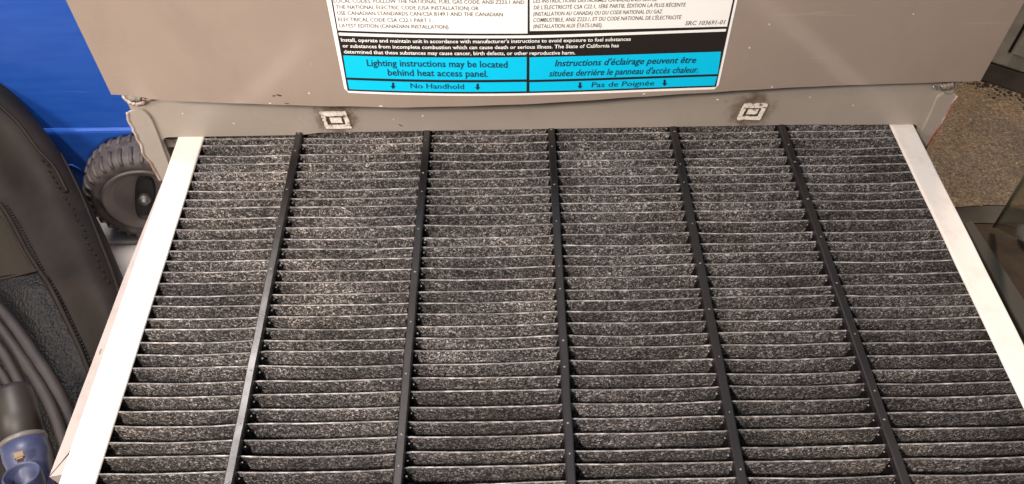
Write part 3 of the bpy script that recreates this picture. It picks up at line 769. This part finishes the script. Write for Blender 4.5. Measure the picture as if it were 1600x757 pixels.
bm = bmesh.new(); box(bm, (UR1 + 0.0006, (0.08 + 0.36) / 2, -0.012), (0.0011, 0.28, 0.016)); 
bmo('edge_tape', bm, band_m.m, filt)

# spacers' positions (nearly parallel to the rails)
SP = [(-0.1345, -0.1335), (-0.0475, -0.0515), (0.0374, 0.0330), (0.1212, 0.1165), (0.1960, 0.1958)]   # u at v=.37, at v=.123
def spu(k, v): a, b = SP[k]; return b + (a - b) * (v - 0.123) / 0.247
# pleats: one mesh each, tips wavy between the spacers
PITCH = 0.00795
v = V0 + 0.006; idx = 0
pv = []
while v < 0.415:
    pv.append(v); v += PITCH * (1 + random.gauss(0, 0.075)); idx += 1
def tip(i, u):
    vv = pv[i]
    base = 0.00075 * noise.noise(Vector((u * 9, i * 0.93, 0))) + 0.00035 * noise.noise(Vector((u * 38, i * 2.1, 3))) + 0.00012 * noise.noise(Vector((u * 130, i * 3.7, 8)))
    # steps at spacers: every bay hangs a little differently
    bay = sum(1 for k in range(5) if u > spu(k, vv))
    base += 0.0010 * noise.noise(Vector((bay * 7.3, i * 0.61, 11)))
    # bays droop between the spacers
    edges = [UL1] + [spu(k, vv) for k in range(5)] + [UR0]
    t = (u - edges[bay]) / (edges[bay + 1] - edges[bay])
    base += (-0.0006 + 0.0011 * noise.noise(Vector((bay * 3.1, i * 0.5, 21)))) * math.sin(max(0, min(1, t)) * math.pi)
    return vv + base + (u - 0.035) * (-0.006)
NU = 72
for i, vv in enumerate(pv):
    half = (PITCH / 2)
    verts = []; faces = []; mi = []
    prof = [(-half, -DEP), (-half * .72, -0.020), (-half * .42, -0.009), (-half * .20, -0.0030), (-0.00042, -0.00052), (-0.00018, -0.00010), (0.00018, -0.00010), (0.00036, -0.00060), (half * .25, -0.0035), (half * .6, -0.016), (half, -DEP)]
    npf = len(prof)
    for a in range(NU + 1):
        u = UL1 - 0.012 + (UR0 - UL1 + 0.024) * a / NU
        tv = tip(i, u); hz = 0.00035 * noise.noise(Vector((u * 15, i * 1.7, 30)))
        lean = 0.0005 * noise.noise(Vector((u * 12, i * 1.1, 44)))
        for pi_, (dv, dw) in enumerate(prof):
            f_ = 1.0 if dw > -0.012 else 0.25
            ripple = 0.00022 * noise.noise(Vector((u * 60, i * 2.2, dw * 160))) if -0.012 < dw < -0.001 else 0
            verts.append((u, vv + (tv - vv) * f_ + dv + (lean if dw < -0.002 and dw > -0.012 else 0) + ripple, dw + hz))
    for a in range(NU):
        for p in range(npf - 1):
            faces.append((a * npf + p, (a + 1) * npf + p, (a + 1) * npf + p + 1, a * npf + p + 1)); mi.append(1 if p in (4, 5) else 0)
    me = bpy.data.meshes.new('pleat'); me.from_pydata(verts, [], faces); me.update()
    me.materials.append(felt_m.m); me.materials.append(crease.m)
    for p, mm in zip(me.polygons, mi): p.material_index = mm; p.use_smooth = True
    link('pleat', me, None, filt)
# comb spacers
for k in range(5):
    bm = bmesh.new()
    n_ = 40; hw = 0.0023; hh = 0.0034
    prof = [(-hw, -0.0012), (-hw, hh - 0.0007), (-hw + 0.0006, hh), (hw - 0.0006, hh), (hw, hh - 0.0007), (hw, -0.0012)]
    rings = []
    va, vb = V0 + 0.001, 0.42
    for a in range(n_ + 1):
        vv = va + (vb - va) * a / n_; uc = spu(k, vv) + 0.0003 * noise.noise(Vector((a * .35, k * 4, 0)))
        rings.append([bm.verts.new((uc + x, vv, w + 0.0002 * noise.noise(Vector((a * .6, k, 5))))) for x, w in prof])
    for a in range(n_):
        for p in range(6): bm.faces.new((rings[a][p], rings[a][(p + 1) % 6], rings[a + 1][(p + 1) % 6], rings[a + 1][p]))
    bm.faces.new(rings[0]); bm.faces.new(rings[-1][::-1])
    sp_o = bmo('spacer', bm, spacer_m.m, filt)
    # blade reaching down between the pleats
    bm = bmesh.new(); t0 = []; t1 = []; q0_ = []; q1_ = []
    for vv in (va, vb):
        uc = spu(k, vv)
        t0.append([bm.verts.new((uc - 0.0016, vv, -0.0011)), bm.verts.new((uc + 0.0016, vv, -0.0011)), bm.verts.new((uc + 0.0012, vv, -0.040)), bm.verts.new((uc - 0.0012, vv, -0.040))])
    for p in range(4): bm.faces.new((t0[0][p], t0[0][(p + 1) % 4], t0[1][(p + 1) % 4], t0[1][p]))
    bmo('spacer_blade', bm, blade_m.m, sp_o)
    # comb teeth gripping every tip, with the small beads of glue on them
    bm = bmesh.new(); bg_ = bmesh.new()
    for i, pvv in enumerate(pv):
        uc = spu(k, pvv); tv = tip(i, uc)
        s = 1 if k < 2 else -1
        for ss in (1, -1):
            # tapering tooth: wide where the next fold is deepest
            x0_, x1_ = uc + ss * 0.0018, uc + ss * 0.0036
            vm = tv - PITCH * 0.50
            pts_ = [(x0_, vm - 0.0018, 0.0004), (x1_, vm, -0.0006), (x0_, vm + 0.0022, 0.0004), (x0_, vm - 0.0018, -0.012), (x1_ + ss * 0.0006, vm, -0.012), (x0_, vm + 0.0022, -0.012)]
            q = [bm.verts.new(p) for p in pts_]
            for f in ((0, 1, 2), (3, 5, 4), (0, 3, 4, 1), (1, 4, 5, 2), (2, 5, 3, 0)): bm.faces.new([q[j] for j in f])
        r_ = random.uniform(0.00042, 0.00068)
        vv_ = bmesh.ops.create_icosphere(bg_, subdivisions=1, radius=r_)['verts']
        for w_ in vv_: w_.co += Vector((uc + s * 0.0037, tv - PITCH * .45, -0.0008))
    bmo('comb_teeth', bm, blade_m.m, sp_o, kind='stuff')
    bmo('glue_beads', bg_, pip_m.m, sp_o, smooth=True, kind='stuff')
    bm = bmesh.new()
    vv = va + 0.012 + 0.006 * k
    while vv < vb:
        q = bmesh.ops.create_icosphere(bm, subdivisions=1, radius=0.00065)['verts']
        for w_ in q: w_.co = Vector((w_.co.x, w_.co.y, w_.co.z * .6)) + Vector((spu(k, vv) + random.uniform(-.0006, .0006), vv, hh))
        vv += random.choice((0.032, 0.030, 0.034, 0.016))
    bmo('moulding_pips', bm, pip_m.m, sp_o, smooth=True, kind='stuff')

# ------------------------------------------------------------------ black bag at left
SIL = [(-150, 10), (-110, 40), (-40, 92), (0, 126), (30, 155), (60, 191), (88, 228), (112, 268), (140, 318), (166, 371), (195, 440), (224, 515), (250, 610), (262, 700), (262, 800), (250, 900)]
def xrt(y): return interp(y, [p[1] for p in SIL], [p[0] for p in SIL])
def bagd(px, py):
    d0 = interp(py, [0, 130, 300, 450, 750, 900], [0.70, 0.71, 0.71, 0.65, 0.60, 0.60])
    q = max(0.0, min(1.0, 1 - (xrt(py) - px) / 55.0))
    q2 = max(0.0, min(1.0, (py - 760) / 140.0))
    d0 += 0.035 * (1 - math.sqrt(max(0, 1 - q * q))) + 0.0012 * noise.noise(Vector((px * .02, py * .012, 0)))
    # soft folds running along the bag
    d0 += 0.0035 * math.sin((xrt(py) - px) * 0.055 + py * 0.004) * (1 - q)
    return d0
def bagP(px, py, off=0.0): return P(px, py, bagd(px, py) - off)
bag = thing('black_bag', 'worn black leather bag with stitched seams slumped left of the filter', 'bag', tuple(Vector((-0.33, 0.33, 0.0))))
bo = Vector(bag.location)
bm = bmesh.new(); NR, NC = 70, 34; g = []; gb = []
for j in range(NR + 1):
    py = 12 + (888 - 12) * j / NR; x1_ = xrt(py); x0_ = min(-160, x1_ - 20)
    row = []
    for i in range(NC + 1):
        t = i / NC; t = 1 - (1 - t) ** 1.9
        px = x0_ + (x1_ - x0_) * t
        row.append(bm.verts.new(bagP(px, py)))
    g.append(row)
    gb.append([bm.verts.new(P(x0_, py, bagd(x1_, py) + 0.045)), bm.verts.new(P((x0_ + x1_) / 2 + 20, py, bagd(x1_, py) + 0.060))])
for j in range(NR):
    for i in range(NC): bm.faces.new((g[j][i], g[j][i + 1], g[j + 1][i + 1], g[j + 1][i]))
    bm.faces.new((g[j][NC], gb[j][1], gb[j + 1][1], g[j + 1][NC])); bm.faces.new((gb[j][1], gb[j][0], gb[j + 1][0], gb[j + 1][1])); bm.faces.new((gb[j][0], g[j][0], g[j + 1][0], gb[j + 1][0]))
bm.faces.new([*g[0], gb[0][1], gb[0][0]]); bm.faces.new([*g[NR], gb[NR][1], gb[NR][0]])
for v in bm.verts: v.co.z = max(v.co.z, 0.014)
bmo('bag_body', bm, leather.m, bag, smooth=True, off=bo)
def bagpatch(name, pts, m, lift, dens=14):
    bm = bmesh.new()
    vs = [bm.verts.new((x, y, 0)) for x, y in pts]; f = bm.faces.new(vs)
    bmesh.ops.triangulate(bm, faces=[f])
    for _ in range(4):
        bmesh.ops.subdivide_edges(bm, edges=[e for e in bm.edges if (e.verts[0].co - e.verts[1].co).length > dens], cuts=1)
        bmesh.ops.triangulate(bm, faces=bm.faces[:])
    for v in bm.verts: 
        x, y = v.co.x, v.co.y; v.co = bagP(x, y, lift)
    r = bmesh.ops.extrude_face_region(bm, geom=bm.faces[:])
    n_ = ray(0, 400)
    bmesh.ops.translate(bm, verts=[v for v in r['geom'] if isinstance(v, bmesh.types.BMVert)], vec=n_ * (lift + 0.001))
    return bmo(name, bm, m, bag, smooth=False, off=bo)
bagpatch('side_patch', [(-60, 250), (-20, 292), (5, 335), (25, 372), (50, 414), (56, 424), (30, 428), (-60, 440)], olive.m, 0.0018)
bagpatch('pebbled_panel', [(-60, 446), (0, 438), (58, 428), (72, 450), (92, 486), (112, 528), (135, 572), (160, 640), (170, 720), (100, 760), (-60, 600)], pebble.m, 0.0022)
def seam(name, pts, rad, m, lift=0.0015, n=8):
    bm = bmesh.new(); sweep(bm, [bagP(x, y, lift) for x, y in spline(pts, n)], rad, 6, up=ray(0, 400)); return bmo(name, bm, m, bag, smooth=True, off=bo)
seam('seam_ridge', [(-40, 445), (0, 437), (30, 430), (58, 423)], 0.0012, olive.m, 0.0024)
seam('seam_ridge', [(-30, 140), (0, 166), (30, 195), (60, 235), (85, 262), (105, 300)], 0.0014, leather.m)
seam('seam_ridge', [(0, 318), (20, 350), (42, 392), (62, 424)], 0.0017, leather.m, 0.002)
seam('seam_ridge', [(62, 424), (78, 448), (100, 492), (125, 545), (150, 610)], 0.0022, leather.m, 0.002)
seam('seam_ridge', [(95, 240), (125, 300), (150, 360), (175, 425), (190, 470)], 0.0013, leather.m, 0.001)
def stitches(pts, gap, ln, m=leather.m, wob=0.0):
    bm = bmesh.new(); ps = spline(pts, 40); acc = 0
    for i in range(len(ps) - 1):
        a, b = ps[i], ps[i + 1]; acc += math.hypot(b[0] - a[0], b[1] - a[1])
        if acc >= gap:
            acc = 0; dx, dy = b[0] - a[0], b[1] - a[1]; L = math.hypot(dx, dy) + 1e-6
            w = wob * (1 if random.random() < .5 else -1)
            x, y = a[0] - dy / L * w, a[1] + dx / L * w
            ang = (dx / L * ln / 2 + dy / L * 1.2, dy / L * ln / 2 - dx / L * 1.2)
            p0, p1, pm = bagP(x - ang[0], y - ang[1], 0.0012), bagP(x + ang[0], y + ang[1], 0.0012), bagP(x, y, 0.0018)
            sweep(bm, [p0, pm, p1], 0.0007, 6, up=ray(0, 400))
    bmo('stitching', bm, m, bag, smooth=True, off=bo, kind='stuff')
stitches([(52, 226), (75, 262), (98, 300), (122, 345), (150, 405), (170, 445)], 9, 7, leather.m, 1.5)
stitches([(8, 318), (30, 352), (52, 394), (68, 424)], 4, 3, olive.m)
stitches([(-8, 330), (10, 352), (32, 392), (48, 418)], 4, 3, olive.m)
stitches([(66, 432), (84, 462), (106, 508), (130, 560), (152, 625)], 5, 4, pebble.m)
stitches([(72, 430), (92, 462), (114, 508), (138, 560), (158, 620)], 5, 4, pebble.m)

# straps lying over the bag
def strap(label, pts, w, lift, m=strap_m.m):
    bm = bmesh.new()
    c = [P(x, y, bagd(x, y) - lift) for x, y in spline(pts, 8)]
    loc = c[0].copy()
    sweep(bm, c, [w * 0.55 / F * (1 + 0.10 * noise.noise(Vector((i * .3, w, 0)))) / 2 for i in range(len(c))], 14, flat=0.62, up=ray(60, 600))
    o = bmo('strap', bm, m, smooth=True, off=loc); o.location = loc
    o['label'] = label; o['category'] = 'strap'; o['group'] = 'grey brown straps beside the tube'
    return o
strap('widest grey brown strap crossing the pebbled bag panel, nearest the filter', [(-40, 452), (-8, 478), (18, 506), (50, 550), (79, 594), (104, 640), (124, 700), (136, 770), (140, 850)], 21, 0.020)
strap('middle grey brown strap, second from the filter', [(-40, 472), (0, 514), (32, 558), (63, 604), (88, 655), (108, 720), (116, 790)], 19, 0.028)
strap('thin grey brown strap next to the smoky tube', [(-40, 505), (0, 545), (27, 592), (50, 640), (70, 690), (78, 722), (74, 760), (66, 800)], 16, 0.036)
strap('darkest narrow strap tucked behind the smoky tube', [(-40, 540), (-5, 574), (18, 610), (40, 655), (55, 700), (60, 760)], 14, 0.030)

# smoky tube with slate blue cap, lower left
tb = thing('vacuum_tube', 'smoky brown tube with a slate blue end cap in the lower left corner', 'tube', tuple(P(30, 700, 0.49)))
to = Vector(tb.location)
ax0, ax1 = P(8, 560, 0.505), P(37, 692, 0.478)
axd = (ax1 - ax0).normalized()
rt = 30 * 0.478 / F
bm = bmesh.new()
rot_t = axd.to_track_quat('Z', 'Y').to_matrix().to_4x4()
Mt = Matrix.Translation(ax1) @ rot_t
lathe(bm, [(0.0001, -0.040), (rt * .80, -0.040), (rt * .93, -0.036), (rt * .98, -0.028), (rt, -0.02), (rt * 1.0, 0.0), (rt * .6, 0.001), (0.0001, 0.001)], 40, Mt)
bmo('tube_body', bm, tube_m.m, tb, smooth=True, off=to)
bm = bmesh.new(); lathe(bm, [(rt * .99, -0.0022), (rt * 1.07, -0.0018), (rt * 1.09, 0.0), (rt * 1.05, 0.0014), (rt * .99, 0.0015)], 40, Mt)
bmo('rim_ring', bm, rim_m.m, tb, smooth=True, off=to)
bm = bmesh.new(); lathe(bm, [(rt * .98, 0.0012), (rt * 1.06, 0.0016), (rt * 1.04, 0.010), (rt * .90, 0.018), (rt * .86, 0.06), (0.0001, 0.06)], 40, Mt)
bmo('end_cap', bm, capb_m.m, tb, smooth=True, off=to)
sc = P(33, 741, 0.452); toc = Vector((0.05, 0.30, 1.0)).normalized()
Ms = Matrix.Translation(sc) @ toc.to_track_quat('Z', 'Y').to_matrix().to_4x4(); rs = 23.5 * 0.452 / F
bm = bmesh.new(); lathe(bm, [(rs * 1.25, -0.028), (rs * 1.15, -0.010), (rs * 1.13, -0.001), (rs * 1.06, 0.0006), (rs * 0.97, -0.0004), (rs * .88, -0.010), (rs * .5, -0.0125), (0.0001, -0.0125)], 40, Ms)
bmo('socket', bm, capb_m.m, tb, smooth=True, off=to)
bm = bmesh.new(); lc = P(30, 712, 0.452); Ml = axd.to_track_quat('Z', 'Y').to_matrix()
nn_ = (CAM - lc).normalized(); xx_ = axd.cross(nn_).normalized(); nn_ = xx_.cross(axd)
Rl = Matrix(((xx_.x, axd.x, nn_.x), (xx_.y, axd.y, nn_.y), (xx_.z, axd.z, nn_.z)))
box(bm, lc, (0.0052, 0.0040, 0.004), Rl, 0.0006); box(bm, lc + axd * 0.0028, (0.0036, 0.0012, 0.0052), Rl, 0.0004)
bmo('latch', bm, tan_m.m, tb, off=to)

# ------------------------------------------------------------------ right side: channel, glass pane, pale tub
p0, p1, p2, p3 = onZ(1507, 350, 0.012), onZ(1519, 344, 0.012), onZ(1612, 486, 0.012), onZ(1612, 545, 0.012)
bm = bmesh.new(); tv_ = [bm.verts.new(p) for p in (p0, p1, p2, p3)]; f = bm.faces.new(tv_)
r = bmesh.ops.extrude_face_region(bm, geom=[f]); bmesh.ops.translate(bm, verts=[v for v in r['geom'] if isinstance(v, bmesh.types.BMVert)], vec=(0, 0, -0.011))
bmesh.ops.bevel(bm, geom=bm.edges[:], offset=0.0008, segments=2, affect='EDGES')
ch = bmo('metal_channel', bm, angle_m.m, off=p0); ch.location = p0; ch['label'] = 'grey metal strip on the brown ground beside the right white rail'; ch['category'] = 'metal strip'
# pane stands tilted on its corner
g0 = onZ(1554, 355, 0.010); g1 = P(1640, 215, 0.70); g2 = P(1700, 430, 0.58); g3 = g1 + g2 - g0
nn_ = (g1 - g0).cross(g2 - g0).normalized() * 0.004
bm = bmesh.new()
a_ = [bm.verts.new(p) for p in (g0, g1, g3, g2)]; b_ = [bm.verts.new(p + nn_) for p in (g0, g1, g3, g2)]
bm.faces.new(a_); bm.faces.new(b_[::-1])
for i in range(4): bm.faces.new((a_[i], b_[i], b_[(i + 1) % 4], a_[(i + 1) % 4]))
pane = bmo('glass_pane', bm, glass_m.m, off=g0); pane.location = g0; pane['label'] = 'green tinted sheet of glass leaning at the right edge above the broken slab'; pane['category'] = 'glass pane'
bm = bmesh.new(); sweep(bm, [g0 - nn_ * .2, g1 - nn_ * .2], 0.0013, 8); o = bmo('glass_edge', bm, glassedge_m.m, pane, smooth=True, off=g0)
tp = onZ(1600, 384, 0.0)
bm = bmesh.new(); lathe(bm, [(0.0001, 0.001), (0.016, 0.001), (0.019, 0.014), (0.020, 0.0145), (0.018, 0.0145), (0.0155, 0.004), (0.0001, 0.004)], 28, Matrix.Translation(tp + Vector((0.012, 0, 0))))
tub = bmo('plastic_tub', bm, pale_m.m, smooth=True, off=tp); tub.location = tp; tub['label'] = 'small pale grey tub on the brown ground behind the glass'; tub['category'] = 'tub'
